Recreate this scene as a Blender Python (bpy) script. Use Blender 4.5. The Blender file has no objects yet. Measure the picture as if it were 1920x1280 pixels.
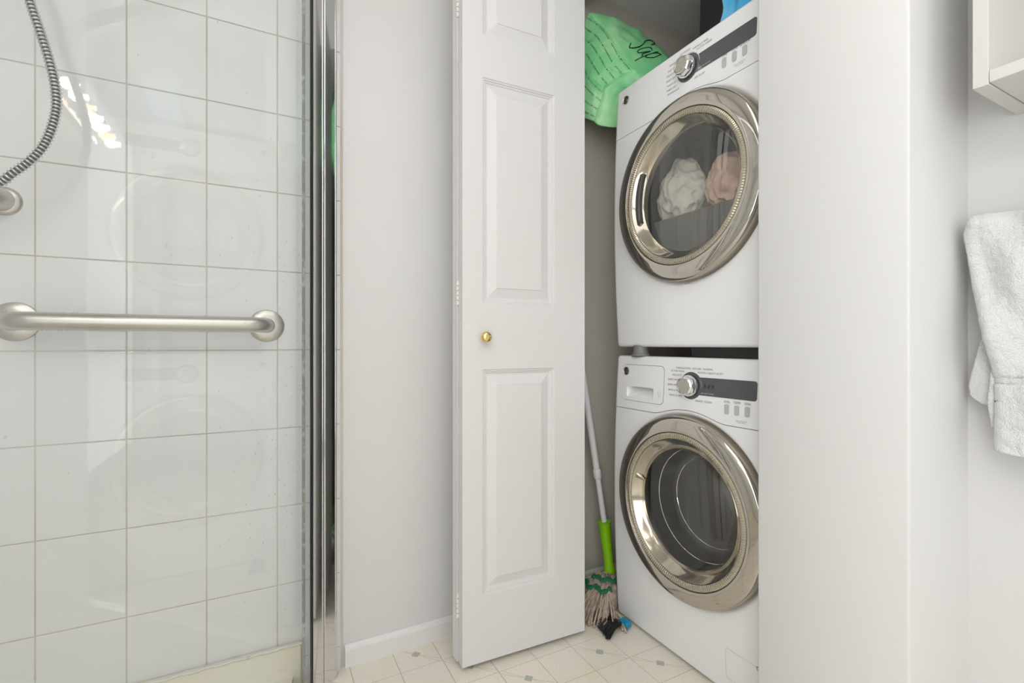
import bpy, bmesh, math, random
from mathutils import Vector, Matrix, noise
random.seed(7)
PI = math.pi
LX0 = -0.80
SC = bpy.context.scene
COL = SC.collection
# world axes: X = along the tiled wall (to the right and away), Y = depth towards that wall, Z = up
# ------------------------------------------------------------------ camera
cam_d = bpy.data.cameras.new('camera'); cam = bpy.data.objects.new('camera', cam_d); COL.objects.link(cam)
cam.location = (0, 0, 0.9); cam.rotation_euler = (PI/2, 0, math.radians(-27.8))
cam_d.sensor_width = 36; cam_d.lens = 16.875; cam_d.shift_y = 6/1920; cam_d.clip_start = 0.02
SC.camera = cam
# ------------------------------------------------------------------ world, lights, exposure
w = bpy.data.worlds.new('world'); SC.world = w; w.use_nodes = True
w.node_tree.nodes['Background'].inputs[0].default_value = (1, 1, 1, 1)
w.node_tree.nodes['Background'].inputs[1].default_value = 0.3
def area(name, loc, rot, sx, sy, power, col):
    l = bpy.data.lights.new(name, 'AREA'); l.shape = 'RECTANGLE'; l.size = sx; l.size_y = sy
    l.energy = power; l.color = col
    o = bpy.data.objects.new(name, l); COL.objects.link(o); o.location = loc; o.rotation_euler = rot
    return o
area('ceiling_fill', (0.15, -0.25, 2.38), (0, 0, 0), 1.5, 1.6, 9, (0.97, 0.985, 1.0))  # added soft overhead fill standing in for bounced light
area('left_wall_fill', (LX0+.03, -0.85, 1.25), (0, -PI/2, 0), 2.0, 1.0, 17.5, (0.97, 0.985, 1.0))  # added side fill for the machine fronts, no window in this wall
area('rear_fill', (0.1, -1.34, 1.25), (PI/2, 0, 0), 1.5, 2.2, 5.5, (0.97, 0.985, 1.0))  # added fill behind the camera to flatten the lighting
SC.view_settings.view_transform = 'Standard'; SC.view_settings.look = 'None'
SC.view_settings.exposure = 0.2; SC.view_settings.gamma = 1.0; SC.view_settings.use_curve_mapping = False

# ------------------------------------------------------------------ helpers: materials
def srgb(r, g, b):
    f = lambda c: (c/255/12.92) if c/255 <= 0.04045 else ((c/255+0.055)/1.055)**2.4
    return (f(r), f(g), f(b), 1)
def mat(name, col, rough=0.5, metal=0.0, bump=None, var=None, trans=0.0, coat=0.0, ior=1.45, spec=None, sheen=0, emis=None, stretch=None, sub=0):
    m = bpy.data.materials.new(name); m.use_nodes = True
    nt = m.node_tree; n = nt.nodes; b = n['Principled BSDF']
    b.inputs['Base Color'].default_value = col; b.inputs['Roughness'].default_value = rough
    b.inputs['Metallic'].default_value = metal; b.inputs['Transmission Weight'].default_value = trans
    b.inputs['Coat Weight'].default_value = coat; b.inputs['Coat Roughness'].default_value = 0.08; b.inputs['IOR'].default_value = ior
    if sheen: b.inputs['Sheen Weight'].default_value = sheen
    if sub:
        b.inputs['Subsurface Weight'].default_value = sub; b.inputs['Subsurface Scale'].default_value = 0.02
    if spec is not None: b.inputs['Specular IOR Level'].default_value = spec
    if emis: b.inputs['Emission Color'].default_value = emis[0]; b.inputs['Emission Strength'].default_value = emis[1]
    tc = n.new('ShaderNodeTexCoord'); mp = n.new('ShaderNodeMapping'); nt.links.new(tc.outputs['Object'], mp.inputs[0])
    if stretch: mp.inputs['Scale'].default_value = stretch
    if bump:
        t = n.new('ShaderNodeTexNoise'); t.inputs['Scale'].default_value = bump[0]; t.inputs['Detail'].default_value = 3
        nt.links.new(mp.outputs[0], t.inputs['Vector'])
        bp = n.new('ShaderNodeBump'); bp.inputs['Strength'].default_value = bump[1]; bp.inputs['Distance'].default_value = bump[2] if len(bump) > 2 else 0.001
        nt.links.new(t.outputs['Fac'], bp.inputs['Height']); nt.links.new(bp.outputs[0], b.inputs['Normal'])
    if var:   # (scale, colour2, contrast lo, hi)
        t = n.new('ShaderNodeTexNoise'); t.inputs['Scale'].default_value = var[0]; t.inputs['Detail'].default_value = 4
        nt.links.new(mp.outputs[0], t.inputs['Vector'])
        r = n.new('ShaderNodeMapRange'); r.inputs[1].default_value = var[2]; r.inputs[2].default_value = var[3]
        nt.links.new(t.outputs['Fac'], r.inputs[0])
        mx = n.new('ShaderNodeMix'); mx.data_type = 'RGBA'; mx.inputs['A'].default_value = col; mx.inputs['B'].default_value = var[1]
        nt.links.new(r.outputs[0], mx.inputs['Factor']); nt.links.new(mx.outputs['Result'], b.inputs['Base Color'])
    return m
def glass_mat(name, tint, refl=0.06, rough=0.0, haze=0.0, hazecol=(.8,.8,.8,1)):
    m = bpy.data.materials.new(name); m.use_nodes = True; nt = m.node_tree; n = nt.nodes
    n.remove(n['Principled BSDF']); out = n['Material Output']
    tr = n.new('ShaderNodeBsdfTransparent'); tr.inputs[0].default_value = tint
    gl = n.new('ShaderNodeBsdfGlossy'); gl.inputs['Roughness'].default_value = rough; gl.inputs[0].default_value = (1, 1, 1, 1)
    fr = n.new('ShaderNodeLayerWeight'); fr.inputs[0].default_value = 0.25
    mr = n.new('ShaderNodeMapRange'); mr.inputs[3].default_value = refl; mr.inputs[4].default_value = 0.6
    pw = n.new('ShaderNodeMath'); pw.operation = 'POWER'; pw.inputs[1].default_value = 2.5
    nt.links.new(fr.outputs['Facing'], pw.inputs[0]); nt.links.new(pw.outputs[0], mr.inputs[0])
    mx = n.new('ShaderNodeMixShader'); nt.links.new(mr.outputs[0], mx.inputs[0]); nt.links.new(tr.outputs[0], mx.inputs[1]); nt.links.new(gl.outputs[0], mx.inputs[2])
    last = mx
    if haze:
        df = n.new('ShaderNodeBsdfDiffuse'); df.inputs[0].default_value = hazecol
        m2 = n.new('ShaderNodeMixShader'); m2.inputs[0].default_value = haze
        nt.links.new(mx.outputs[0], m2.inputs[1]); nt.links.new(df.outputs[0], m2.inputs[2]); last = m2
    nt.links.new(last.outputs[0], out.inputs[0])
    return m
M = {}
M['wall'] = mat('wall_paint', (0.69, 0.69, 0.685, 1), 0.45, bump=(180, 0.05), var=(1.2, (0.68, 0.675, 0.665, 1), .4, .65))
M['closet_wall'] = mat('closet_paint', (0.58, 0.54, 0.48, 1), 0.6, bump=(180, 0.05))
M['ceiling'] = mat('ceiling_paint', (0.82, 0.81, 0.79, 1), 0.8)
M['trim'] = mat('trim_paint', (0.75, 0.745, 0.735, 1), 0.35, bump=(60, 0.08))
M['door'] = mat('door_paint', (0.725, 0.72, 0.715, 1), 0.38, bump=(70, 0.22, 0.0006), stretch=(6, 6, 0.5))
M['tile'] = mat('tile_glaze', (0.82, 0.825, 0.83, 1), 0.02, bump=(14, 0.004, 0.002))
M['grout'] = mat('grout', (0.62, 0.50, 0.40, 1), 0.9, var=(2.5, (0.72, 0.69, 0.64, 1), .40, .60))
M['pan'] = mat('pan_acrylic', (0.87, 0.81, 0.65, 1), 0.3, var=(7, (0.87, 0.83, 0.73, 1), .4, .6))
M['caulk'] = mat('caulk', (0.78, 0.77, 0.72, 1), 0.6, var=(30, (0.55, 0.45, 0.36, 1), .60, .72))
M['steel'] = mat('brushed_steel', (0.60, 0.57, 0.53, 1), 0.30, 1.0, bump=(60, 0.06, 0.001), stretch=(0.3, 8, 8))
M['chrome'] = mat('chrome', (0.80, 0.80, 0.80, 1), 0.06, 1.0)
M['hose'] = mat('hose_chrome', (0.62, 0.62, 0.62, 1), 0.18, 1.0)
M['champagne'] = mat('champagne_chrome', (0.55, 0.51, 0.455, 1), 0.05, 1.0)
M['champagne_dark'] = mat('champagne_chrome_side', (0.48, 0.43, 0.36, 1), 0.12, 1.0)
M['ribbed'] = mat('ribbed_trim', (0.50, 0.46, 0.36, 1), 0.22, 0.7)
M['bowl'] = mat('bowl_chrome', (0.70, 0.66, 0.58, 1), 0.10, 1.0, bump=(7, 0.25, 0.004))
M['black'] = mat('black_rubber', (0.012, 0.013, 0.014, 1), 0.35)
M['gasket'] = mat('gasket_grey', (0.30, 0.31, 0.31, 1), 0.45, bump=(160, 0.6, 0.002), var=(60, (0.55, 0.56, 0.55, 1), .5, .68))
M['white_enamel'] = mat('white_enamel', (0.87, 0.875, 0.88, 1), 0.22, coat=0.4, bump=(300, 0.02))
M['white_plastic'] = mat('white_plastic', (0.86, 0.865, 0.875, 1), 0.30)
M['display'] = mat('display_grey', (0.085, 0.085, 0.095, 1), 0.18, coat=0.3)
M['button'] = mat('button_grey', (0.50, 0.51, 0.50, 1), 0.35)
M['ink'] = mat('ink_grey', (0.20, 0.20, 0.22, 1), 0.6)
M['ink_light'] = mat('ink_light', (0.72, 0.72, 0.72, 1), 0.5)
M['seam'] = mat('seam_dark', (0.16, 0.16, 0.16, 1), 0.7)
M['badge'] = mat('badge_dark', (0.07, 0.075, 0.05, 1), 0.3, 0.5)
M['badge_silver'] = mat('badge_silver', (0.50, 0.49, 0.42, 1), 0.25, 0.9)
M['drum'] = mat('drum_steel', (0.42, 0.41, 0.40, 1), 0.28, 1.0, bump=(120, 0.4, 0.002))
M['drum_dark'] = mat('drum_dark', (0.10, 0.10, 0.10, 1), 0.5)
M['bulkhead'] = mat('bulkhead_grey', (0.20, 0.20, 0.19, 1), 0.5)
M['window'] = glass_mat('door_window', (0.88, 0.87, 0.84, 1), 0.06)
M['inner_bowl'] = glass_mat('inner_glass_bowl', (0.90, 0.91, 0.91, 1), 0.07, 0.02)
M['glass'] = glass_mat('shower_glass', (0.975, 0.982, 0.978, 1), 0.04, 0.0, 0.015)
M['droplet'] = glass_mat('water', (0.80, 0.82, 0.82, 1), 0.25, 0.0)
M['brass'] = mat('polished_brass', (0.80, 0.62, 0.26, 1), 0.08, 1.0)
M['hinge'] = mat('painted_hinge', (0.80, 0.79, 0.75, 1), 0.35)
M['towel'] = mat('white_terry', (0.74, 0.745, 0.745, 1), 0.95, bump=(420, 1.0, 0.003), sheen=0.3)
M['cabinet'] = mat('cabinet_white', (0.66, 0.65, 0.62, 1), 0.35)
M['bag'] = mat('green_plastic', srgb(130, 214, 150), 0.30, var=(7, srgb(172, 232, 176), .42, .62), bump=(16, 0.5, 0.014), sub=0.3)
M['bag_ink'] = mat('bag_ink', (0.01, 0.03, 0.02, 1), 0.4)
M['black_case'] = mat('black_fabric', (0.010, 0.011, 0.014, 1), 0.45, bump=(90, 0.3))
M['blue'] = mat('blue_cloth', srgb(78, 178, 226), 0.7, bump=(500, 0.5), var=(14, srgb(110, 190, 228), .45, .6))
M['laundry_white'] = mat('laundry_white', (0.92, 0.92, 0.86, 1), 0.9, bump=(300, 0.2))
M['laundry_pink'] = mat('laundry_pink', (0.92, 0.66, 0.56, 1), 0.9, bump=(300, 0.2))
M['pole'] = mat('white_pole', (0.80, 0.80, 0.80, 1), 0.3)
M['lime'] = mat('lime_plastic', srgb(140, 208, 20), 0.35)
M['yarn'] = mat('cotton_yarn', srgb(205, 190, 172), 0.95, bump=(900, 1.0, 0.002), var=(60, srgb(170, 152, 132), .45, .65))
M['green_band'] = mat('green_band', srgb(30, 108, 76), 0.8, bump=(700, .5))
M['bristle'] = mat('black_bristle', (0.008, 0.008, 0.009, 1), 0.5)
M['teal'] = mat('blue_plastic', srgb(25, 135, 175), 0.35)
M['bulb'] = mat('bulb', (1, 1, 1, 1), 0.4, emis=((1.0, 0.93, 0.84, 1), 34))
M['bulb_warm'] = mat('bulb_warm', (1, 1, 1, 1), 0.4, emis=((1.0, 0.66, 0.33, 1), 20))
M['dark_door'] = mat('dark_frame', (0.03, 0.03, 0.03, 1), 0.4)

def vinyl(name, diamond):
    m = bpy.data.materials.new(name); m.use_nodes = True; nt = m.node_tree; n = nt.nodes; b = n['Principled BSDF']
    b.inputs['Roughness'].default_value = 0.34
    tc = n.new('ShaderNodeTexCoord'); sp = n.new('ShaderNodeSeparateXYZ'); nt.links.new(tc.outputs['Object'], sp.inputs[0])
    geo = n.new('ShaderNodeNewGeometry')
    nz = n.new('ShaderNodeTexNoise'); nz.inputs['Scale'].default_value = 260; nz.inputs['Detail'].default_value = 2; nt.links.new(geo.outputs['Position'], nz.inputs['Vector'])
    n2 = n.new('ShaderNodeTexNoise'); n2.inputs['Scale'].default_value = 9; n2.inputs['Detail'].default_value = 5; nt.links.new(geo.outputs['Position'], n2.inputs['Vector'])
    def math_(op, a, c=None):
        k = n.new('ShaderNodeMath'); k.operation = op
        for i, v in enumerate((a, c)):
            if v is None: continue
            if isinstance(v, (int, float)): k.inputs[i].default_value = v
            else: nt.links.new(v, k.inputs[i])
        return k.outputs[0]
    def mix(f, a, c):
        k = n.new('ShaderNodeMix'); k.data_type = 'RGBA'
        if isinstance(f, (int, float)): k.inputs['Factor'].default_value = f
        else: nt.links.new(f, k.inputs['Factor'])
        for s, v in (('A', a), ('B', c)):
            if isinstance(v, tuple): k.inputs[s].default_value = v
            else: nt.links.new(v, k.inputs[s])
        return k.outputs['Result']
    sf = math_('MULTIPLY', math_('GREATER_THAN', nz.outputs['Fac'], 0.60), 0.6)
    col = mix(sf, (0.84, 0.79, 0.70, 1), (0.68, 0.62, 0.51, 1))
    mr = n.new('ShaderNodeMapRange'); mr.inputs[1].default_value = 0.52; mr.inputs[2].default_value = 0.75; mr.inputs[4].default_value = 0.4; nt.links.new(n2.outputs['Fac'], mr.inputs[0])
    col = mix(mr.outputs[0], col, (0.80, 0.70, 0.48, 1))
    if diamond:
        x, y = sp.outputs[0], sp.outputs[1]
        p = math_('ABSOLUTE', math_('MULTIPLY', math_('ADD', x, y), 0.7071))
        q = math_('ABSOLUTE', math_('MULTIPLY', math_('SUBTRACT', x, y), 0.7071))
        ln = math_('LESS_THAN', math_('ABSOLUTE', math_('SUBTRACT', p, math_('MULTIPLY', q, 0.075))), 0.0011)
        col = mix(math_('MULTIPLY', ln, 0.42), col, (0.42, 0.41, 0.34, 1))
        dm = math_('LESS_THAN', math_('ADD', math_('ABSOLUTE', x), math_('ABSOLUTE', y)), 0.0145)
        col = mix(math_('MULTIPLY', dm, 0.85), col, (0.40, 0.43, 0.35, 1))
    nt.links.new(col, b.inputs['Base Color'])
    return m
M['vinyl'] = vinyl('vinyl_plain', False); M['vinyl_diamond'] = vinyl('vinyl_diamond', True)
M['vinyl_joint'] = mat('vinyl_joint', (0.56, 0.51, 0.43, 1), 0.6)

# ------------------------------------------------------------------ helpers: objects
def link(name, me, m, parent=None, smooth=False):
    o = bpy.data.objects.new(name, me); COL.objects.link(o)
    if m: me.materials.append(m)
    if parent: o.parent = parent
    if smooth:
        for p in me.polygons: p.use_smooth = True
    return o
def pyd(name, vs, fs, m, parent=None, smooth=False, fix=False):
    me = bpy.data.meshes.new(name); me.from_pydata([tuple(v) for v in vs], [], fs); me.update()
    if fix:
        b = bmesh.new(); b.from_mesh(me); bmesh.ops.remove_doubles(b, verts=b.verts, dist=1e-5); bmesh.ops.recalc_face_normals(b, faces=b.faces); b.to_mesh(me); b.free()
    return link(name, me, m, parent, smooth)
def from_bm(name, b, m, parent=None, smooth=False, angle=None):
    me = bpy.data.meshes.new(name); b.to_mesh(me); b.free()
    o = link(name, me, m, parent, smooth)
    if angle:
        me.set_sharp_from_angle(angle=math.radians(angle))
        md = o.modifiers.new('n', 'WEIGHTED_NORMAL'); md.keep_sharp = True
    return o
def thing(name, label, cat, loc=(0, 0, 0), rz=0, group=None):
    o = bpy.data.objects.new(name, None); COL.objects.link(o); o.location = loc; o.rotation_euler = (0, 0, rz)
    o.empty_display_size = 0.05
    return tag(o, label, cat, group)
def tag(o, label, cat, group=None):
    o['label'] = label; o['category'] = cat
    if group: o['group'] = group
    return o
def struct(o): o['kind'] = 'structure'; return o
def box_bm(lo, hi, bev=0.0, seg=2, b=None):
    new = b is None
    if new: b = bmesh.new()
    r = bmesh.ops.create_cube(b, size=1)
    for v in r['verts']:
        v.co = Vector([lo[i] + (v.co[i]+0.5)*(hi[i]-lo[i]) for i in range(3)])
    if bev:
        es = list({e for v in r['verts'] for e in v.link_edges})
        bmesh.ops.bevel(b, geom=es, offset=bev, segments=seg, affect='EDGES', profile=0.5)
    return b
def box(name, lo, hi, m, parent=None, bev=0.0, seg=2):
    return from_bm(name, box_bm(lo, hi, bev, seg), m, parent, smooth=bev > 0, angle=40 if bev > 0 else None)
def boxes(name, lst, m, parent=None, bev=0.0):
    b = bmesh.new()
    for lo, hi in lst: box_bm(lo, hi, bev, 2, b)
    return from_bm(name, b, m, parent)
def tube_vf(pts, rad, seg=12, cap=True):
    """pts list of Vector, rad number or list."""
    vs, fs = [], []; n = len(pts)
    if not hasattr(rad, '__len__'): rad = [rad]*n
    t0 = (pts[1]-pts[0]).normalized(); up = Vector((0, 0, 1)) if abs(t0.z) < .9 else Vector((1, 0, 0))
    u = t0.cross(up).normalized()
    for i in range(n):
        t = (pts[min(i+1, n-1)]-pts[max(i-1, 0)]).normalized()
        u = (u - t*u.dot(t)).normalized(); v = t.cross(u)
        for k in range(seg):
            a = 2*PI*k/seg; vs.append(pts[i]+(u*math.cos(a)+v*math.sin(a))*rad[i])
    for i in range(n-1):
        for k in range(seg):
            fs.append((i*seg+k, i*seg+(k+1) % seg, (i+1)*seg+(k+1) % seg, (i+1)*seg+k))
    if cap:
        fs.append(tuple(range(seg))[::-1]); fs.append(tuple((n-1)*seg+k for k in range(seg)))
    return vs, fs
def tube(name, pts, rad, m, parent=None, seg=12, cap=True):
    vs, fs = tube_vf([Vector(p) for p in pts], rad, seg, cap)
    o = pyd(name, vs, fs, m, parent, True); o.data.set_sharp_from_angle(angle=math.radians(45)); return o
def catmull(P, n):
    P = [Vector(p) for p in P]; out = []
    Q = [P[0]*2-P[1]] + P + [P[-1]*2-P[-2]]
    for i in range(1, len(Q)-2):
        for k in range(n):
            t = k/n; a, b, c, d = Q[i-1], Q[i], Q[i+1], Q[i+2]
            out.append(0.5*((2*b)+(c-a)*t+(2*a-5*b+4*c-d)*t*t+(3*b-a-3*c+d)*t**3))
    out.append(P[-1]); return out
def lathe(name, prof, m, parent=None, axis='y', c=(0, 0, 0), seg=96, mod=None, angle=35):
    """prof = [(r, h)], h along axis"""
    vs, fs = [], []; n = len(prof)
    for k in range(seg):
        a = 2*PI*k/seg
        for (r, h) in prof:
            if mod: r, h = mod(r, h, k)
            p = {'y': (r*math.cos(a), h, r*math.sin(a)), 'z': (r*math.cos(a), r*math.sin(a), h), 'x': (h, r*math.cos(a), r*math.sin(a))}[axis]
            vs.append((p[0]+c[0], p[1]+c[1], p[2]+c[2]))
    for k in range(seg):
        k2 = (k+1) % seg
        for i in range(n-1):
            fs.append((k*n+i, k*n+i+1, k2*n+i+1, k2*n+i))
    o = pyd(name, vs, fs, m, parent, True, fix=True)
    o.data.set_sharp_from_angle(angle=math.radians(angle)); return o
def text_vf(txt, size, align='LEFT', ext=0.0, spacing=1.0, shear=0.0, bold=0.0):
    cu = bpy.data.curves.new('t', 'FONT'); cu.body = txt; cu.size = size; cu.align_x = align; cu.extrude = ext
    cu.space_character = spacing; cu.shear = shear; cu.resolution_u = 2; cu.offset = bold
    o = bpy.data.objects.new('t', cu); COL.objects.link(o)
    dg = bpy.context.evaluated_depsgraph_get(); me = bpy.data.meshes.new_from_object(o.evaluated_get(dg))
    vs = [v.co.copy() for v in me.vertices]; fs = [tuple(p.vertices) for p in me.polygons]
    bpy.data.objects.remove(o); bpy.data.meshes.remove(me); bpy.data.curves.remove(cu)
    return vs, fs

# ================================================================== THE SETTING
TW = 1.40      # face of tiled wall
WB = 1.41      # painted back wall
WX = 1.169     # right wall
AX = 0.95      # closet front plane
LX = -0.80
floor = struct(box('floor', (LX-.1, -1.5, -0.1), (2.0, 1.6, -0.0012), M['vinyl_joint']))
pitch = 0.12; near = []; rest = []
me_t = {}
def tile_mesh(mn):
    h = pitch/2-0.0011; b = box_bm((-h, -h, -0.0012), (h, h, 0.0), 0.0); me = bpy.data.meshes.new('floor_tile'); b.to_mesh(me); b.free(); me.materials.append(M[mn]); return me
me_t[0] = tile_mesh('vinyl'); me_t[1] = tile_mesh('vinyl_diamond')
rb = {0: bmesh.new(), 1: bmesh.new()}
for i in range(-15, 8):
    for j in range(-21, 4):
        x = 0.884+pitch*i; y = 1.125+pitch*j
        if x < LX-.02 or x > 1.72 or y > 1.5: continue
        d = 1 if (i+j) % 2 == 0 else 0
        if -8 <= i <= 6 and j >= -8:
            o = bpy.data.objects.new('tile', me_t[d]); COL.objects.link(o); o.parent = floor; o.location = (x, y, 0)
        else:
            h = pitch/2-0.0011; box_bm((x-h, y-h, -.0012), (x+h, y+h, 0), 0, 2, rb[0])
rb[1].free()
o = from_bm('distant_tiles', rb[0], M['vinyl'], floor); o['kind'] = 'stuff'

struct(box('ceiling', (LX-.1, -1.5, 2.40), (WX+.1, WB+.1, 2.5), M['ceiling']))
struct(box('ceiling_closet', (AX+.095, .605, 2.21), (2.0, 1.55, 2.3), M['ceiling']))
struct(box('wall_back', (0.205, WB, 0), (AX, WB+.12, 2.4), M['wall']))
struct(box('wall_left', (LX-.1, -1.5, 0), (LX, TW+.1, 2.4), M['wall']))
struct(box('wall_rear', (LX, -1.5, 0), (WX, -1.4, 2.4), M['wall']))
struct(box('wall_right', (WX, -1.5, 0), (WX+.1, 0.395, 2.4), M['wall']))
Lp = [(AX+.004, .395), (AX+.0012, .3962), (AX, .399), (AX, .664), (AX+.0012, .6668), (AX+.004, .668), (AX+.09, .668), (AX+.09, .60), (1.95, .60), (1.95, .395)]
n = len(Lp); vs = [(x, y, z) for z in (0, 2.4) for x, y in Lp]
o = struct(pyd('wall_closet_front', vs, [(i, (i+1) % n, n+(i+1) % n, n+i) for i in range(n)]+[tuple(range(n))[::-1], tuple(range(n, 2*n))], M['wall'], None, True, fix=True))
o.data.set_sharp_from_angle(angle=math.radians(50))
struct(box('wall_closet_header', (AX, .668, 2.14), (AX+.09, WB+.12, 2.4), M['wall']))
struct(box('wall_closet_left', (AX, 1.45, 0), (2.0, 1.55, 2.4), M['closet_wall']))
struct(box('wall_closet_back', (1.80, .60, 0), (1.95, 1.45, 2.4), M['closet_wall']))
# baseboards
def baseboard(name, x0, x1, y):
    pr = [(0, 0), (-0.013, 0), (-0.013, .047), (-0.010, .054), (-0.004, .060), (0, .060)]
    vs = [(x, y+p, z) for x in (x0, x1) for p, z in pr]; n = len(pr)
    fs = [(i, i+1, n+i+1, n+i) for i in range(n-1)] + [tuple(range(n)), tuple(range(n, 2*n))[::-1]]
    return struct(pyd(name, vs, fs, M['trim'], fix=True))
baseboard('baseboard_back', 0.212, AX, WB); baseboard('baseboard_closet', AX, 1.8, 1.45)
# caulk line on baseboard
# tiled shower wall
sw = struct(box('wall_shower', (LX, TW+.002, 0), (0.2045, TW+.10, 2.4), M['grout']))
def wt_mesh(wd, h):
    g = .0011; b = box_bm((-wd/2+g, 0, -h/2+g), (wd/2-g, .009, h/2-g), 0.0016, 3)
    me = bpy.data.meshes.new('wall_tile'); b.to_mesh(me); b.free(); me.materials.append(M['tile'])
    return me
wm = wt_mesh(.1575, .206); wm2 = wt_mesh(.0955, .206)
for c in range(7):
    for r in range(12):
        x1 = 0.2005-c*.1573; me = wm; x = x1-.0787
        if c == 6: me = wm2; x = x1-.0475
        z = .886+.206*(r-5)+.103
        if z > 2.4: continue
        o = bpy.data.objects.new('tile', me); COL.objects.link(o); o.parent = sw
        o.location = (x, TW, z); o.rotation_euler = (random.uniform(-.0012, .0012), 0, random.uniform(-.0018, .0018))
# tile returns on the shower's left side (joined, outside the frame)
b = bmesh.new()
for c in range(8):
    for r in range(11):
        z = .062+.206*r; y = TW-.008-.157*c
        if y-.156 < .46: continue
        box_bm((LX, y-.156, z), (LX+.009, y, z+.204), 0.0, 2, b)
o = from_bm('trim_1', b, M['tile']); struct(o)

# ================================================================== SHOWER ENCLOSURE (oblique glass)
gt = Vector((-.70711, -.70711, 0)); g0 = Vector((.192, 1.40, 0))
GR = math.atan2(gt.y, gt.x)
# local frame: x along glass (from the wall), y = perpendicular, towards camera side is -gn
enc = thing('shower_screen', 'frameless-looking glass shower screen in a tall chrome frame beside the white tiles', 'shower screen', (g0.x, g0.y, 0), GR)
# local y axis = rotate x axis +90deg
ly = Vector((-gt.y, gt.x, 0))     # = (.792,-.611) camera side
def cam_w(wd): return wd           # +y local is the camera side
# wall channel
b = box_bm((.030, -.012, 0), (.070, .018, 2.0), .003, 3); box_bm((.028, .0, 0), (.033, .0195, 2.0), .0015, 2, b)
for v in b.verts:
    if .014 < v.co.y: v.co.y -= (v.co.x-.030)*.10
from_bm('wall_channel', b, M['chrome'], enc, True, 40)
box('channel_gap', (.070, -.008, 0), (.081, .010, 2.0), M['black'], enc)
b = box_bm((.080, .004, 0), (.1172, .018, 2.0), .003, 3); box_bm((.080, .010, 0), (.084, .0195, 2.0), .001, 2, b)
for v in b.verts:
    if .014 < v.co.y: v.co.y -= (v.co.x-.080)*.075
from_bm('stile', b, M['chrome'], enc, True, 40)
box('glazing_gasket', (.1168, .0085, 0), (.1195, .0175, 2.0), M['black'], enc, .001)
box('glass_pane', (.1190, .0095, .03), (1.385, .0155, 1.95), M['glass'], enc)
box('seal_strip', (.136, .0012, .10), (.1395, .0093, 2.0), M['gasket'], enc, .001)
box('top_rail', (.03, -.018, 1.95), (1.385, .018, 2.0), M['chrome'], enc, .003)
box('bottom_rail', (.118, -.018, .0), (1.385, .018, .035), M['chrome'], enc, .003)
# droplets on the glass
b = bmesh.new()
for k in range(230):
    t = .13+abs(random.gauss(0, .10)) if k < 170 else random.uniform(.2, .9)
    z = random.uniform(.35, 1.15) if k < 150 else random.uniform(.2, 1.7)
    r = random.uniform(.0006, .0017) if random.random() < .8 else random.uniform(.0015, .0022)
    rr = bmesh.ops.create_icosphere(b, subdivisions=1, radius=r)
    for v in rr['verts']: v.co = Vector((v.co.x*.8+t, v.co.y*.5+.0158, v.co.z*random.uniform(1.15, 1.25)+z))
o = from_bm('water_droplets', b, M['droplet'], enc, True); o['kind'] = 'stuff'
# shower pan
pan = thing('shower_pan', 'cream acrylic shower pan below the tiled wall', 'shower pan', (0, 0, 0))
box('upstand', (LX, TW-.018, 0), (.10, TW-.001, .112), M['pan'], pan, .005, 3)
fx = [(LX, TW-.015, .0), (.09, TW-.015, 0)]
e0 = g0+gt*.15-ly*.03; e1 = g0+gt*1.38-ly*.03
vs = [(LX+.01, TW-.016, .03), (.08, TW-.016, .03), (e0.x, e0.y, .03), (e1.x, e1.y, .03), (LX+.01, .45, .03)]
vs += [(x, y, 0.001) for x, y, z in vs]
pyd('pan_floor', vs, [(0, 1, 2, 3, 4), (9, 8, 7, 6, 5)]+[(i, (i+1) % 5, 5+(i+1) % 5, 5+i) for i in range(5)], M['pan'], pan, fix=True)
c0 = g0+gt*.118-ly*.022; c1 = g0+gt*1.38-ly*.022
vs, fs = [], []
for p in (c0, c1):
    for dy, z in ((0, 0.001), (0, .030), (-.010, .036), (-.02, .036), (-.035, .028), (-.035, .001)):
        q = p+ly*dy; vs.append((q.x, q.y, z))
fs = [(i, (i+1) % 6, 6+(i+1) % 6, 6+i) for i in range(6)]+[(0, 1, 2, 3, 4, 5), (11, 10, 9, 8, 7, 6)]
pyd('curb', vs, fs, M['pan'], pan, fix=True)
pts = [Vector((LX+.01+i*(.9/60), TW-.019, .112+.0015*math.sin(i*1.7))) for i in range(61)]
tube('caulk_bead', pts, [.0035+.0012*noise.noise(Vector((i*.4, 0, 0))) for i in range(61)], M['caulk'], pan, 8)

# grab bar
gb = thing('grab_bar', 'long brushed steel grab bar with two round flanges on the white tiles', 'grab bar', (-.221, TW, .949))
def flange(name, x, z, r, par, m=M['steel']):
    return lathe(name, [(0, -.010), (r*.55, -.010), (r*.82, -.0075), (r*.96, -.004), (r, .0), (0, 0)][::-1], m, par, 'y', (x, 0, z), 64)
flange('flange', -.239, 0, .042, gb); flange('flange', .239, 0, .042, gb)
P = []
for k in range(13):
    a = PI/2*k/12; P.append(Vector((-.239+.045*(1-math.cos(a)), -.018-.042*math.sin(a), 0)))
P = [Vector((-.239, -.006, 0))]+P
P2 = [Vector((-p.x, p.y, p.z)) for p in P][::-1]
mid = [Vector((-.194+.388*i/24, -.060, 0)) for i in range(1, 24)]
tube('bar', P+mid+P2, .019, M['steel'], gb, 32)
b = bmesh.new()
for k in range(150):
    x = random.uniform(-.25, .2) if k < 100 else random.uniform(-.27, -.12); a = random.choice((random.uniform(-.5, .5)+PI/2, random.uniform(-.35, .35)-PI/2, random.uniform(0, 2*PI)))
    rr = bmesh.ops.create_icosphere(b, subdivisions=1, radius=random.uniform(.0008, .0018))
    px = x; yy = -.060
    if x < -.2: yy = -.055
    for v in rr['verts']: v.co = v.co+Vector((px, yy-.019*math.cos(a), .019*math.sin(a)))
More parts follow.
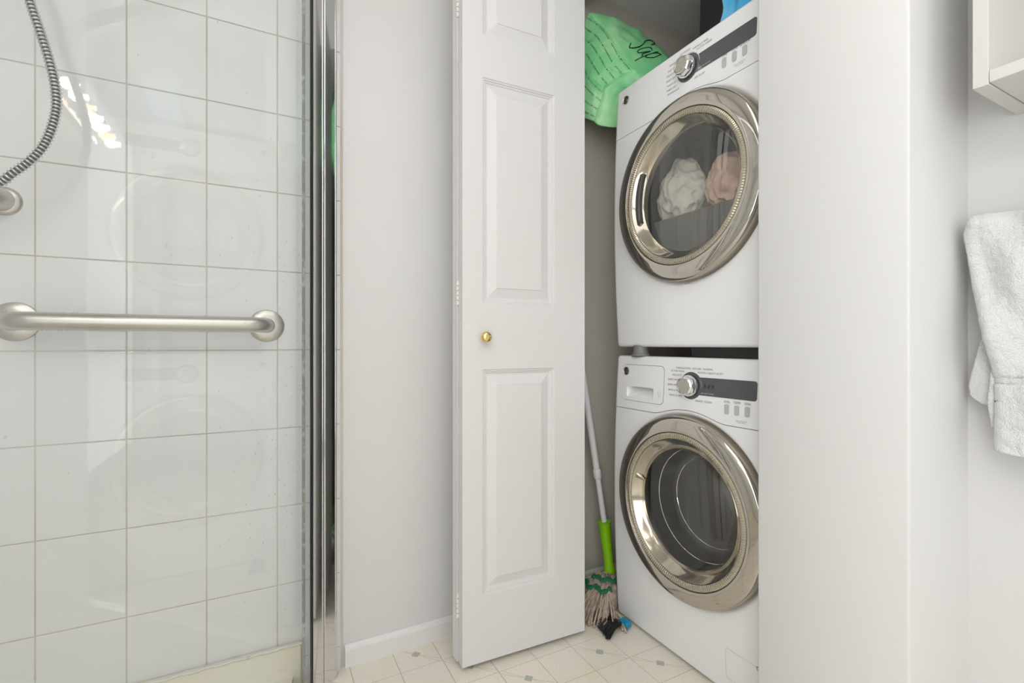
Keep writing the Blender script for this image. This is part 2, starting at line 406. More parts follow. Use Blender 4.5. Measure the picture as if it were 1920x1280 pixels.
o = from_bm('water_droplets', b, M['droplet'], gb, True); o['kind'] = 'stuff'
# wall elbow, upper left
el = thing('wall_bracket', 'round brushed metal wall bracket at the left edge above the grab bar', 'bracket', (-.478, TW, 1.204))
flange('flange', 0, 0, .031, el)
tube('stub', [Vector((0.0, -.006, 0)), Vector((-.004, -.02, 0)), Vector((-.014, -.033, 0)), Vector((-.035, -.042, 0)), Vector((-.10, -.044, 0))], .0225, M['steel'], el, 32)
# hose with hand shower
hs = thing('hand_shower', 'ribbed chrome shower hose hanging in a curve before the white tiles', 'shower hose', (0, 0, 0))
hp = catmull([(-.445, 1.29, 1.72), (-.418, 1.295, 1.649), (-.406, 1.30, 1.589), (-.390, 1.30, 1.53), (-.376, 1.30, 1.475), (-.367, 1.30, 1.423), (-.366, 1.30, 1.38), (-.374, 1.30, 1.335), (-.388, 1.30, 1.296), (-.410, 1.30, 1.262), (-.434, 1.30, 1.235), (-.449, 1.305, 1.22), (-.493, 1.31, 1.19), (-.60, 1.34, 1.16), (-.66, 1.39, 1.17)], 40)
# resample by length with ribs
L = [0]
for i in range(1, len(hp)): L.append(L[-1]+(hp[i]-hp[i-1]).length)
step = .0075/8; rp, rr_, s, j = [], [], 0, 0
while s < L[-1]-1e-6:
    while L[j+1] < s: j += 1
    t = (s-L[j])/(L[j+1]-L[j]); rp.append(hp[j].lerp(hp[j+1], t))
    ph = (s/.0075) % 1; rr_.append((.0070+.0024*math.sin(PI*ph/.62)**.6) if ph < .62 else .0055); s += step
tube('hose', rp, rr_, M['hose'], hs, 16)
tube('groove_darkening', rp[::4], .0066, M['black'], hs, 12)  # black tube added to darken the grooves between the ribs
tube('handle', [Vector((-.445, 1.29, 1.715)), Vector((-.45, 1.285, 1.78)), Vector((-.44, 1.27, 1.86))], [.011, .013, .015], M['chrome'], hs, 20)
hd = lathe('spray_head', [(0, -.012), (.05, -.012), (.056, -.004), (.05, .008), (.02, .016), (0, .016)], M['chrome'], hs, 'z', (0, 0, 0), 48)
hd.location = (-.42, 1.25, 1.70); hd.location = (-.415, 1.262, 1.872); hd.rotation_euler = (math.radians(-25), math.radians(10), 0)
box('wall_holder', (-.462, 1.285, 1.77), (-.438, 1.399, 1.80), M['chrome'], hs, .005)

# ================================================================== BIFOLD DOOR
D0 = Vector((.493, 1.226, 0)); DA = math.atan2(-.014, .399)
bd = thing('bifold_door', 'white folded bifold closet door with raised panels and a small brass knob', 'door', (D0.x, D0.y, 0), DA)
LW = .401; Z0 = .014; Z1 = 2.05; TH = .030
panels = [(.060, .292, .200, .831), (.060, .292, 1.016, 1.648), (.060, .292, 1.766, 1.965)]
def leaf_mesh(name, par):
    vs, fs = [], []
    def q(pts):
        i = len(vs); vs.extend(pts); fs.append(tuple(range(i, i+len(pts))))
    xs = [0, .060, .292, LW]; zs = [Z0]+[v for p in panels for v in p[2:]]+[Z1]
    for i in range(3):
        for j in range(len(zs)-1):
            if i == 1 and j % 2 == 1: continue
            q([(xs[i], 0, zs[j]), (xs[i+1], 0, zs[j]), (xs[i+1], 0, zs[j+1]), (xs[i], 0, zs[j+1])])
    q([(0, TH, Z0), (0, 0, Z0), (0, 0, Z1), (0, TH, Z1)]); q([(LW, 0, Z0), (LW, TH, Z0), (LW, TH, Z1), (LW, 0, Z1)])
    q([(0, TH, Z0), (LW, TH, Z0), (LW, 0, Z0), (0, 0, Z0)]); q([(0, 0, Z1), (LW, 0, Z1), (LW, TH, Z1), (0, TH, Z1)]); q([(LW, TH, Z0), (0, TH, Z0), (0, TH, Z1), (LW, TH, Z1)])
    o = pyd(name, vs, fs, M['door'], par, fix=True)
    return o
def leaf_panels(par):
    prof = [(0, 0), (.0025, .0030), (.005, .0030), (.0065, .0062), (.010, .0066), (.0115, .0092), (.015, .0098), (.018, .0098), (.0435, .0018), (.0445, .0)]
    for (x0, x1, z0, z1) in panels:
        vs, fs = [], []
        for d, h in prof:
            vs += [(x0+d, h, z0+d), (x1-d, h, z0+d), (x1-d, h, z1-d), (x0+d, h, z1-d)]
        for k in range(len(prof)-1):
            for i in range(4):
                a = 4*k+i; b_ = 4*k+(i+1) % 4; fs.append((a, b_, b_+4, a+4))
        n = 4*(len(prof)-1); fs.append((n, n+1, n+2, n+3))
        pyd('raised_panel', vs, fs, M['door'], par)
lf = leaf_mesh('front_leaf', bd); leaf_panels(lf)
kn = lathe('knob', [(0, 0), (.009, 0), (.0095, -.003), (.006, -.006), (.006, -.010), (.012, -.014), (.0155, -.020), (.0150, -.026), (.011, -.0305), (.005, -.032), (0, -.0322)], M['brass'], lf, 'y', (.062, 0, .921), 40, angle=80)
kn['label'] = 'small polished brass knob'
bl = bpy.data.objects.new('back_leaf', lf.data); COL.objects.link(bl); bl.parent = bd
bl.rotation_euler = (0, 0, math.radians(5)); bl.location = (-.004, .033, 0)
for z in (1.045, .172, 1.85):
    b = bmesh.new()
    for i in range(5):
        vs, fs = tube_vf([Vector((-.003, .0315, z-.034+i*.0137)), Vector((-.003, .0315, z-.034+(i+1)*.0137-.0020))], .0032, 12)
        bv = [b.verts.new(v) for v in vs]
        for f in fs: b.faces.new([bv[k] for k in f])
    box_bm((-.0006, .0275, z-.034), (.0002, .0365, z+.034), 0, 2, b)
    from_bm('hinge', b, M['hinge'], bd, True, 40)

# ================================================================== LAUNDRY MACHINES
def machine(name, label, cat, z0, H, dzc, dryer):
    FX = 1.045; BC = .955; W = .308
    r = thing(name, label, cat, (FX, BC, z0), -PI/2)     # local x = right (−Y world), y = depth (+X world)
    zc = dzc
    if dryer: zs_flat = 1.577-z0; Rarc = .268
    else: zs_flat = .695; Rarc = .270
    def zseam(x):
        d = Rarc**2-x*x
        arch = zc+math.sqrt(d) if d > 0 else -1
        k = .012   # smooth union
        h = max(0, 1-abs(arch-zs_flat)/k) if arch > 0 else 0
        return max(arch, zs_flat)+h*h*k*.25
    def rec(x, z):
        t = (z-H/2)/(H/2); y = .017*t*t
        y += .002*(x/W)**2
        return y
    def edge(x, z, z_lo, z_hi):
        R = .014; dx = W-abs(x); y = 0
        if dx < R: y += R-math.sqrt(max(0, R*R-(R-dx)**2))
        for dz in (z_hi-z, z-z_lo):
            if dz < .010: y += (.010-math.sqrt(max(0, 1e-4-(.010-dz)**2)))
        return y
    def dish(x, z):
        rr = math.hypot(x, z-zc)
        t = min(1, max(0, (.264-rr)/.014)); return .016*t*t*(3-2*t)
    NX = 110
    xs = [-W+2*W*(.5-.5*math.cos(PI*i/NX))*.35+2*W*(i/NX)*.65 for i in range(NX+1)]
    def grid(nm, zl, zh, NZ, mt, inset=0.0, hole=None, slot=None):
        vs, fs, idx = [], [], {}
        for i, x0 in enumerate(xs):
            for j in range(NZ+1):
                v = j/NZ; v = .65*v+.35*(.5-.5*math.cos(PI*v))
                x = x0*(W-inset)/W
                a, c = zl(x), zh(x); z = a+(c-a)*v
                y = rec(x, z)+edge(x, z, .004, H)+dish(x, z)
                idx[i, j] = len(vs); vs.append((x, y, z))
        for i in range(NX):
            for j in range(NZ):
                q = (idx[i, j], idx[i+1, j], idx[i+1, j+1], idx[i, j+1])
                if hole and all(math.hypot(vs[k][0], vs[k][2]-zc) < hole for k in q): continue
                if slot and all(slot[0] < vs[k][0] < slot[1] and slot[2] < vs[k][2] < slot[3] for k in q): continue
                fs.append(q)
        # skirts
        rim = [idx[i, 0] for i in range(NX+1)]+[idx[NX, j] for j in range(1, NZ+1)]+[idx[i, NZ] for i in range(NX-1, -1, -1)]+[idx[0, j] for j in range(NZ-1, 0, -1)]
        n0 = len(vs)
        for k in rim: x, y, z = vs[k]; vs.append((x, max(y, .0)+.022, z))
        n = len(rim)
        for k in range(n): fs.append((rim[k], n0+k, n0+(k+1) % n, rim[(k+1) % n]))
        o = pyd(nm, vs, fs, mt, r, True); o.data.set_sharp_from_angle(angle=math.radians(50)); return o
    def ztop(x):      # rounded upper corners
        R = .014; dx = W-abs(x)
        return H-(R-math.sqrt(max(0, R*R-(R-dx)**2))) if dx < R else H
    def zbot(x):
        R = .012; dx = W-abs(x)
        return .004+(R-math.sqrt(max(0, R*R-(R-dx)**2))) if dx < R else .004
    grid('control_panel', lambda x: zseam(x)+.0009, ztop, 44, M['white_plastic'], inset=.002, slot=None if dryer else (-.253, -.122, .726, .775))
    grid('front_panel', zbot, lambda x: zseam(x)-.0009, 110, M['white_enamel'], hole=.198)
    b = bmesh.new()
    for lo, hi in (((-W+.001, .03, .006), (-W+.012, .62, H-.004)), ((W-.012, .03, .006), (W-.001, .62, H-.004)), ((-W+.001, .03, H-.016), (W-.001, .62, H-.004)), ((-W+.001, .03, .006), (W-.001, .62, .016)), ((-W+.001, .61, .006), (W-.001, .62, H-.004))):
        box_bm(lo, hi, 0.0, 2, b)
    # seam backing
    from_bm('cabinet', b, M['white_enamel'], r)
    vs, fs = [], []
    for x in xs[2:-2]:
        z = zseam(x); y = rec(x, z)+dish(x, z)+edge(x, z, 0, H)+.0025; vs += [(x, y, z-.004), (x, y, z+.004)]
    fs = [(2*i, 2*i+2, 2*i+3, 2*i+1) for i in range(len(vs)//2-1)]
    pyd('panel_seam', vs, fs, M['seam'], r)
    Y = lambda x, z: rec(x, z)
    # drum
    dr = lathe('drum', [(.196, .012), (.196, .05), (.235, .07), (.235, .44), (.0, .45)], M['drum'], r, 'y', (0, 0, zc), 72)
    if not dryer:
        for a in (.6, .6+2*PI/3, .6+4*PI/3):
            pts = [Vector((.222*math.cos(a), .10+.30*k/6, zc+.222*math.sin(a))) for k in range(7)]
            tube('drum_baffle', pts, [.02, .03, .034, .034, .034, .03, .02], M['drum'], dr, 10)
        lathe('door_seal', [(.200, .015), (.188, .030), (.196, .048), (.205, .06)], M['bulkhead'], r, 'y', (0, 0, zc), 72)
    # ---- porthole door
    d = bpy.data.objects.new('porthole_door', None); COL.objects.link(d); d.parent = r; d.location = (0, 0, zc)
    tagp = None
    # door ring as real mesh object is the door; its pieces are sub-parts
    bpy.data.objects.remove(d)
    ring = lathe('porthole_door', [(.240, .020), (.2525, .012), (.2535, .0), (.2530, -.014), (.2525, -.0170), (.2490, -.0212), (.2440, -.0235), (.2370, -.0250), (.2290, -.0259), (.2210, -.0265), (.2130, -.0268), (.2112, -.0260), (.2100, -.0235), (.2095, -.0200)], M['champagne'], r, 'y', (0, 0, 0), 144, angle=28)
    ring.location = (0, 0, zc); ring['label'] = 'round door with a wide mirror-bright ring'
    lathe('ring_side', [(.2542, .018), (.2546, .0), (.2541, -.012), (.2530, -.0145)], M['champagne_dark'], ring, 'y', (0, 0, 0), 120)
    def rib(rr, h, k): return (rr, h-(.0011 if k % 2 else 0))
    lathe('ribbed_ring', [(.2095, -.0205), (.2080, -.0240), (.2030, -.0262), (.1960, -.0255), (.1920, -.0225), (.1905, -.018)], M['ribbed'], ring, 'y', (0, 0, 0), 400, mod=rib, angle=10)
    lathe('bowl', [(.1905, -.020), (.1880, -.0165), (.1760, -.004), (.1690, .003), (.1665, .007)], M['bowl'], ring, 'y', (0, 0, 0), 96)
    # outer window, gently domed
    lathe('window', [(.1900, -.0195), (.150, -.0235), (.10, -.026), (.05, -.0272), (0, -.0275)], M['window'], ring, 'y', (0, 0, 0), 96)
    if dryer:
        lathe('inner_window', [(.1670, .006), (.12, .006), (0, .006)], M['inner_bowl'], ring, 'y', (0, 0, 0), 96)
        # curved dark grip pocket at the left
        vs, fs = [], []
        for k in range(13):
            z = -.058+.145*k/12; t = (k/12-.5)*2
            for (dx, dy) in ((0, -.010), (.004, -.0165), (.020-.006*t*t, -.0168), (.021-.006*t*t, -.009), (.012, .006)):
                vs.append((-math.sqrt(.1865**2-z*z)+.0035+dx, dy, z))
        for k in range(12):
            for i in range(4): a = k*5+i; fs.append((a, a+1, a+6, a+5))
        fs += [(0, 1, 2, 3, 4), (64, 63, 62, 61, 60)]
        g = pyd('grip', vs, fs, M['display'], ring, True, fix=True); g['label'] = 'dark grip pocket'
        # bulkhead behind the window, straight upper edge
        zz = 1.290-z0-zc; vs, R = [], .196
        a0 = math.asin(zz/R)
        N = 48; ang = [PI-a0+(PI+2*a0)*k/N for k in range(N+1)]
        vs = [(R*math.cos(a), .075, zc+R*math.sin(a)) for a in ang]+[(R*math.cos(a), .087, zc+R*math.sin(a)) for a in ang]
        n = N+1
        fs = [tuple(range(n)), tuple(range(n, 2*n))[::-1]]+[(k, (k+1) % n, n+(k+1) % n, n+k) for k in range(n)]
        pyd('bulkhead', vs, fs, M['bulkhead'], r, fix=True)
    else:
        lathe('glass_bowl', [(.1670, .006), (.165, .03), (.155, .070), (.138, .100), (.10, .115), (.05, .119), (0, .120)], M['inner_bowl'], ring, 'y', (0, 0, 0), 96)
        lathe('bowl_rim', [(.1690, .004), (.1660, .001), (.1620, .005), (.1630, .012)], M['champagne_dark'], ring, 'y', (0, 0, 0), 96)
        for rr_, yy_ in ((.158, .062), (.128, .106)):
            lathe('bowl_step', [(rr_+.0016, yy_), (rr_, yy_-.0014), (rr_-.0016, yy_), (rr_, yy_+.0014), (rr_+.0016, yy_)], M['chrome'], ring, 'y', (0, 0, 0), 96, angle=80)
        tube('latch', [Vector((-.1785, -.010, .052)), Vector((-.166, -.004, .048)), Vector((-.160, .004, .040))], [.010, .008, .006], M['champagne'], ring, 12)
    # ---- control panel pieces
    kz = (1.670-z0) if dryer else .787; kx = BC-(.953 if dryer else .943)
    def front(x, z): return Y(x, z)
    if dryer: dl, dh, drx = 1.643-z0, 1.690-z0, .210
    else: dl, dh, drx = .7635, .8115, .211
    # display = disc union bar, one plate
    vs = []; R = .0375
    zmid = (dl+dh)/2
    aS = math.asin((dh-kz)/R) if abs(dh-kz) < R else .6
    aE = math.asin((dl-kz)/R) if abs(dl-kz) < R else -1.0
    out = [(kx+R*math.cos(a), kz+R*math.sin(a)) for a in [aS+(2*PI+aE-aS)*k/40 for k in range(41)]]
    rc = .007
    out += [(drx-rc+rc*math.cos(a), dl+rc+rc*math.sin(a)) for a in [-PI/2+PI/2*k/6 for k in range(7)]]
    out += [(drx-rc+rc*math.cos(a), dh-rc+rc*math.sin(a)) for a in [PI/2*k/6 for k in range(7)]]
    n = len(out)
    vs = [(x, front(x, z)-.0011, z) for x, z in out]+[(x, front(x, z)+.004, z) for x, z in out]
    fs = [tuple(range(n)), tuple(range(n, 2*n))[::-1]]+[(k, (k+1) % n, n+(k+1) % n, n+k) for k in range(n)]
    pyd('display', vs, fs, M['display'], r, fix=True)
    if dryer:
        lathe('dial_surround', [(.0375, .001), (.0395, -.0012), (.0410, .001)], M['white_plastic'], r, 'y', (kx, front(kx, kz), kz), 48)
    # knob with facets
    ky = front(kx, kz)-.001
    kb = lathe('dial', [(.0, -.004), (.0285, -.004), (.0300, -.008), (.0290, -.012), (.0245, -.013)], M['chrome'], r, 'y', (0, 0, 0), 56)
    kb.location = (kx, ky, kz)
    lathe('dial_cap', [(.0245, -.012), (.0275, -.016), (.0262, -.026), (.0225, -.029), (.0205, -.0275), (.0, -.0265)], M['chrome'], kb, 'y', (0, 0, 0), 8, angle=15)
    lathe('dial_face', [(.0205, -.0278), (.0195, -.0288), (.0, -.0292)], M['badge_silver'], kb, 'y', (0, 0, 0), 40)
    lathe('dial_ring', [(.0216, -.0278), (.0226, -.0302), (.0208, -.0308), (.0202, -.0280)], M['chrome'], kb, 'y', (0, 0, 0), 40)
    # buttons
    bz = (1.6215-z0) if dryer else .7355
    for x in ((.1215, .1515, .1800) if dryer else (.129, .158, .187)):
        bb = box_bm((x-.0062, -.0022, bz-.0125), (x+.0062, .004, bz+.0125), 0)
        es = [e for e in bb.edges if abs(e.verts[0].co.y-e.verts[1].co.y) > .001]
        bmesh.ops.bevel(bb, geom=es, offset=.0045, segments=4, affect='EDGES', profile=.5)
        for v in bb.verts: v.co.y += front(x, bz)
        from_bm('button', bb, M['button'], r, False)
    if dryer:
        for k in range(4):
            z = 1.707-z0-.0205*k-.0; x = .2365
            bb = box_bm((x-.0062, -.0016, z-.0055), (x+.0062, .004, z+.0055), 0)
            for v in bb.verts: v.co.y += front(x, z)
            from_bm('indicator_button', bb, M['button'], r)
    # lettering
    TV, TF = [], []
    def put(txt, x, z, size, al='LEFT', store=None, sp=1.05):
        v_, f_ = text_vf(txt, size, al, 0, sp)
        if store is None:
            return pyd('lettering', [(x+p.x, front(x+p.x, z+p.y)-.0007, z+p.y) for p in v_], f_, M['ink'], r)
        V_, F_ = store; n = len(V_)
        for p in v_: V_.append((x+p.x, front(x+p.x, z+p.y)-(.0007 if store is None else .0018), z+p.y))
        for f in f_: F_.append(tuple(k+n for k in f))
    S = .0074
    if not dryer:
        for t, x, z, al in (('WRINKLE FREE', kx-.004, kz+.0445, 'RIGHT'), ('ACTIVE WEAR', kx-.025, kz+.0355, 'RIGHT'), ('DELICATE', kx-.034, kz+.0245, 'RIGHT'), ('HAND WASH', kx-.039, kz+.0105, 'RIGHT'), ('SPEED WASH', kx-.040, kz-.0045, 'RIGHT'), ('RINSE & SPIN', kx-.037, kz-.0195, 'RIGHT'), ('DRAIN & SPIN', kx-.029, kz-.034, 'RIGHT'),
                            ('COLORS / NORMAL', kx+.002, kz+.0445, 'LEFT'), ('WHITES / HEAVY DUTY', kx+.021, kz+.0345, 'LEFT'), ('BASKET CLEAN', kx+.018, kz-.042, 'LEFT')):
            put(t, x, z, S, al)
        for t, x in (('SOIL', .129), ('TEMP', .158), ('SPIN', .187)): put(t, x, bz+.0165, .0085, 'CENTER')
        put('LOCK CONTROLS', .172, bz-.026, .0038, 'CENTER'); put('HOLD 3 SEC.', .172, bz-.030, .0038, 'CENTER')
    else:
        for t, x, z, al in (('COTTONS', kx+.004, kz+.0500, 'RIGHT'), ('MIXED LOADS', kx-.022, kz+.0385, 'RIGHT'), ('EASY CARE', kx-.038, kz+.0240, 'RIGHT'), ('DELICATES', kx-.043, kz+.0105, 'RIGHT'), ('SPEED DRY', kx-.043, kz-.0045, 'RIGHT'), ('WARM UP', kx-.043, kz-.0195, 'RIGHT'), ('TIMED DRY', kx-.040, kz-.0335, 'RIGHT'), ('DEWRINKLE', kx-.030, kz-.046, 'RIGHT'),
                            ('WRINKLE FREE', kx+.014, kz+.0430, 'LEFT'), ('ACTIVE WEAR', kx+.028, kz+.0340, 'LEFT'), ('AIR FLUFF', kx+.025, kz-.044, 'LEFT')):
            put(t, x, z, S, al)
        for t, x in (('TIME', .1215), ('TEMP', .1515), ('SENSOR', .1800)): put(t, x, bz+.0165, .0078, 'CENTER')
        put('LOCK CONTROLS', .166, bz-.0245, .0038, 'CENTER'); put('HOLD 3 SEC.', .166, bz-.029, .0038, 'CENTER')
        for k in range(4): put('ON', .2365, 1.707-z0-.0205*k+.0075, .004, 'CENTER')
    # little padlock dot + white line in display
    lx = .166 if dryer else .172
    box('padlock_mark', (lx-.0014, front(lx, bz)-.0008, bz-.0205), (lx+.0014, front(lx, bz)+.002, bz-.017), M['ink'], r)
    LV, LF = [], []
    put('ADD 30 SEC TO START', kx+.036, dl+.0045, .0040, 'LEFT', (LV, LF), 1.0)
    pyd('display_lettering', LV, LF, M['ink_light'], r)
    if not dryer:
        S2V, S2F = [], []
        put('8:8:8', kx+.044, dl+.020, .016, 'LEFT', (S2V, S2F)); o = pyd('display_digits', S2V, S2F, M['badge'], r)
    # badge: ring, monogram
    bx, bz2 = (-.2545, 1.696-z0) if dryer else (-.2525, .815)
    by = front(bx, bz2)-.001
    bg = lathe('badge', [(0, -.0022), (.0105, -.0022), (.0128, -.0016), (.0132, .002)], M['badge'], r, 'y', (0, 0, 0), 40); bg.location = (bx, by, bz2)
    lathe('badge_ring', [(.0115, -.0018), (.0125, -.0032), (.0134, -.0015), (.0134, .001)], M['badge_silver'], bg, 'y', (0, 0, 0), 40)
    v_, f_ = text_vf('GE', .0135, 'CENTER', 0, .78, .25)
    pyd('monogram', [(p.x-.0005, -.0030, p.y-.0047) for p in v_], f_, M['badge_silver'], bg)
    vs, fs = [], []
    for k in range(4):     # swirls round the rim
        a0 = k*PI/2+.35
        pts = [Vector((.0090*math.cos(a0+t)*(1-.10*t), -.0028, .0090*math.sin(a0+t)*(1-.10*t))) for t in [i*.16 for i in range(8)]]
        a_, c_ = tube_vf(pts, .0006, 5); n = len(vs); vs += a_; fs += [tuple(q+n for q in f) for f in c_]
    pyd('rim_swirls', vs, fs, M['badge_silver'], bg)
    if not dryer:
        # detergent drawer: outline groove, recessed grip
        x0, x1, zl, zh, rc = -.270, -.087, .7215, .8365, .016
        def rrect(x0, x1, z0_, z1_, rc, n=6):
            o_ = []
            for cx, cz, a0 in ((x1-rc, z0_+rc, -PI/2), (x1-rc, z1_-rc, 0), (x0+rc, z1_-rc, PI/2), (x0+rc, z0_+rc, PI)):
                o_ += [(cx+rc*math.cos(a0+PI/2*k/n), cz+rc*math.sin(a0+PI/2*k/n)) for k in range(n+1)]
            return o_
        outl = rrect(x0, x1, zl, zh, rc); n = len(outl)
        inn = rrect(x0+.0011, x1-.0011, zl+.0011, zh-.0011, rc-.001)
        vs = [(x, front(x, z)-.0003, z) for x, z in outl]+[(x, front(x, z)-.0003, z) for x, z in inn]
        dw = pyd('drawer_groove', vs, [(k, (k+1) % n, n+(k+1) % n, n+k) for k in range(n)], M['seam'], r)
        # drawer face (slightly proud plate) with grip recess
        gx0, gx1, gz0, gz1 = -.247, -.128, .733, .768
        dr_ = rrect(x0+.0012, x1-.0012, zl+.0012, zh-.0012, rc-.001, 6)
        gi = rrect(gx0, gx1, gz0, gz1, .006, 6); n = len(dr_)
        g2 = rrect(gx0+.003, gx1-.003, gz0+.004, gz1-.002, .005, 6)
        vs = [(x, front(x, z)-.0012, z) for x, z in dr_]+[(x, front(x, z)-.0012, z) for x, z in gi]
        pyd('drawer', vs, [(k, (k+1) % n, n+(k+1) % n, n+k) for k in range(n)], M['white_plastic'], r)
        vs = [(x, front(x, z)-.0012, z) for x, z in gi]+[(x, front(x, z)+(.004 if z < .748 else .026), z) for x, z in g2]
        o = pyd('drawer_grip', vs, [(k, (k+1) % n, n+(k+1) % n, n+k) for k in range(n)]+[tuple(range(n, 2*n))], M['white_plastic'], r)
        # small care symbol
        V2, F2 = [], []
        put('MAX', -.104, .7480, .0050, 'CENTER', (V2, F2)); put('[  ]', -.104, .7535, .010, 'CENTER', (V2, F2)); put('LINE', -.104, .7425, .0045, 'CENTER', (V2, F2))
        pyd('drawer_mark', V2, F2, M['button'], r)
        # lower access door
        ol = rrect(.124, .268, .050, .129, .008); n = len(ol); il = rrect(.125, .267, .051, .128, .0072)
        vs = [(x, front(x, z)-.0004, z) for x, z in ol]+[(x, front(x, z)-.0004, z) for x, z in il]
        pyd('access_door', vs, [(k, (k+1) % n, n+(k+1) % n, n+k) for k in range(n)], M['button'], r)
        ol = rrect(.211, .262, .122, .131, .003); n = len(ol); il = rrect(.2125, .2605, .1235, .1295, .002)
        vs = [(x, front(x, z)-.0006, z) for x, z in ol]+[(x, front(x, z)-.0006, z) for x, z in il]
        pyd('access_latch', vs, [(k, (k+1) % n, n+(k+1) % n, n+k) for k in range(n)], M['seam'], r)
        for sx in (-1, 1):
            for y in (.07, .57): lathe('foot', [(0, -.0), (.02, -.0), (.022, .006), (.012, .008), (.012, .014), (0, .014)], M['black'], r, 'z', (sx*.26, y, -.0035+.0035), 20)
    else:
        for sx in (-1, 1):
            for y in (.035, .57): lathe('foot', [(0, -.0245), (.030, -.0245), (.030, -.019), (.026, -.018), (.023, -.004), (.023, .008), (0, .008)], M['bulkhead'], r, 'z', (sx*.24+(.03 if sx < 0 else 0), y, 0), 24)
        box('stacking_rail', (-.02, .05, -.0245), (.30, .55, .004), M['black'], r)
    return r
machine('washing_machine', 'white front-loading washer with detergent drawer, standing on the floor below the dryer', 'washing machine', 0.0, .864, .447, False)
machine('tumble_dryer', 'white front-loading dryer stacked on the washer, laundry behind its round window', 'dryer', .889, .855, 1.331-.889, True)

# laundry lumps inside the dryer
def lump(name, label, c, rx, ry, rz, m, seed, flat_z=None, cat='laundry'):
    b = bmesh.new(); bmesh.ops.create_icosphere(b, subdivisions=6, radius=1)
    for v in b.verts:
        p = v.co.copy(); n_ = noise.noise(p*1.6+Vector((seed, 0, 0)))
        f = 1-abs(noise.noise(p*2.4+Vector((0, seed, 3))))*1.7; g = 1-abs(noise.noise(p*5.5+Vector((seed, seed, 1))))*1.6
        s = 1+.20*n_+.20*(f-.5)+.028*(g-.5)
        v.co = Vector((p.x*rx*s, p.y*ry*s, p.z*rz*s))
    o = from_bm(name, b, m, None, True); o.location = c; return tag(o, label, cat, None)
lump('white_garment', 'crumpled white garment behind the dryer window, left of the pink one', (1.187, 1.088, 1.372), .060, .074, .100, M['laundry_white'], 1.3)
lump('pink_garment', 'crumpled pale pink garment behind the dryer window, right of the white one', (1.187, .904, 1.350), .060, .082, .088, M['laundry_pink'], 5.1)

# ================================================================== GREEN BAG
def curve(P, n=40):
    Q = catmull(P, 12) if len(P) > 2 else [Vector(P[0]), Vector(P[1])]
    L_ = [0]
    for i in range(1, len(Q)): L_.append(L_[-1]+(Q[i]-Q[i-1]).length)
    def f(t):
        s = t*L_[-1]
        for i in range(len(Q)-1):
            if L_[i+1] >= s-1e-9:
                d = L_[i+1]-L_[i]; return Q[i].lerp(Q[i+1], (s-L_[i])/d if d > 1e-9 else 0)
        return Q[-1].copy()
    return f
def coons(c0, c1, d0, d1, amp, seed):
    """c0(u) at v=0, c1(u) at v=1, d0(v) at u=0, d1(v) at u=1"""
    P00, P10, P01, P11 = c0(0), c0(1), c1(0), c1(1)
    def base(u, v):
        return c0(u)*(1-v)+c1(u)*v+d0(v)*(1-u)+d1(v)*u-(P00*(1-u)*(1-v)+P10*u*(1-v)+P01*(1-u)*v+P11*u*v)
    def S(u, v, off=0):
        u = min(1, max(0, u)); v = min(1, max(0, v)); p = base(u, v); e = .004
        u1, v1 = min(u, 1-e), min(v, 1-e)
        n = (base(u1+e, v1)-base(u1, v1)).cross(base(u1, v1+e)-base(u1, v1))
        n = n.normalized() if n.length > 1e-12 else Vector((0, 0, 1))
        wv = (max(0, math.sin(PI*u)*math.sin(PI*v)))**.5
        q = p*9+Vector((seed, 0, 0))
        cr = (.5-abs(noise.noise(q*.9)))*1.0+.45*(.4-abs(noise.noise(q*2.3)))+.9
        return p+n*(amp*wv*(cr+.9*(.35-abs(noise.noise(Vector((p.x*16+p.z*9, p.y*14-seed, p.z*5))))**.7))+off)
    return S
A = (1.05, 1.408, 2.094); C = (1.12, 1.241, 1.827); Bp = (1.045, 1.364, 1.689)
ridge = curve([A, (1.08, 1.349, 2.018), (1.09, 1.309, 1.95), (1.10, 1.276, 1.885), C])
fold = curve([C, (1.09, 1.284, 1.812), (1.06, 1.321, 1.787), (1.06, 1.333, 1.757), Bp])
left = curve([A, (1.0, 1.400, 1.92), (1.0, 1.424, 1.755)])
btm = curve([(1.0, 1.424, 1.755), (1.02, 1.40, 1.715), Bp])
top = curve([A, (1.07, 1.402, 2.095), (1.18, 1.405, 2.099), (1.27, 1.407, 2.09), (1.33, 1.393, 2.059), (1.38, 1.368, 2.014), (1.42, 1.281, 1.89)])
E_ = (1.42, 1.281, 1.89); F_ = (1.26, 1.19, 1.755)
Aline = curve([A, A]) if False else (lambda t: Vector(A))
CE = curve([C, (1.26, 1.22, 1.88), E_])
CF = curve([C, (1.18, 1.22, 1.775), F_])
gus = curve([F_, (1.20, 1.262, 1.752), (1.16, 1.300, 1.735), (1.13, 1.315, 1.67), (1.06, 1.345, 1.668), Bp])
FE = curve([F_, (1.36, 1.20, 1.77), E_])
back2 = curve([(1.0, 1.424, 1.755), (1.10, 1.432, 1.72), (1.25, 1.425, 1.76), (1.38, 1.34, 1.77), (1.42, 1.281, 1.89)])
S_front = coons(ridge, btm, left, fold, -.015, 2.0)
S_side = coons(ridge, top, Aline, CE, .012, 7.0)
S_gus = coons(CF, lambda t: Vector(Bp), fold, gus, -.008, 4.0)
S_back = coons(top, back2, left, lambda t: Vector(E_), -.004, 9.0)
S_under = coons(CF, CE, Aline if False else (lambda t: Vector(C)), FE, 0, 3.0)
vs, fs = [], []
def addS(S, n):
    n0 = len(vs)
    for i in range(n+1):
        for j in range(n+1): vs.append(S(i/n, j/n))
    for i in range(n):
        for j in range(n): a = n0+i*(n+1)+j; fs.append((a, a+1, a+n+2, a+n+1))
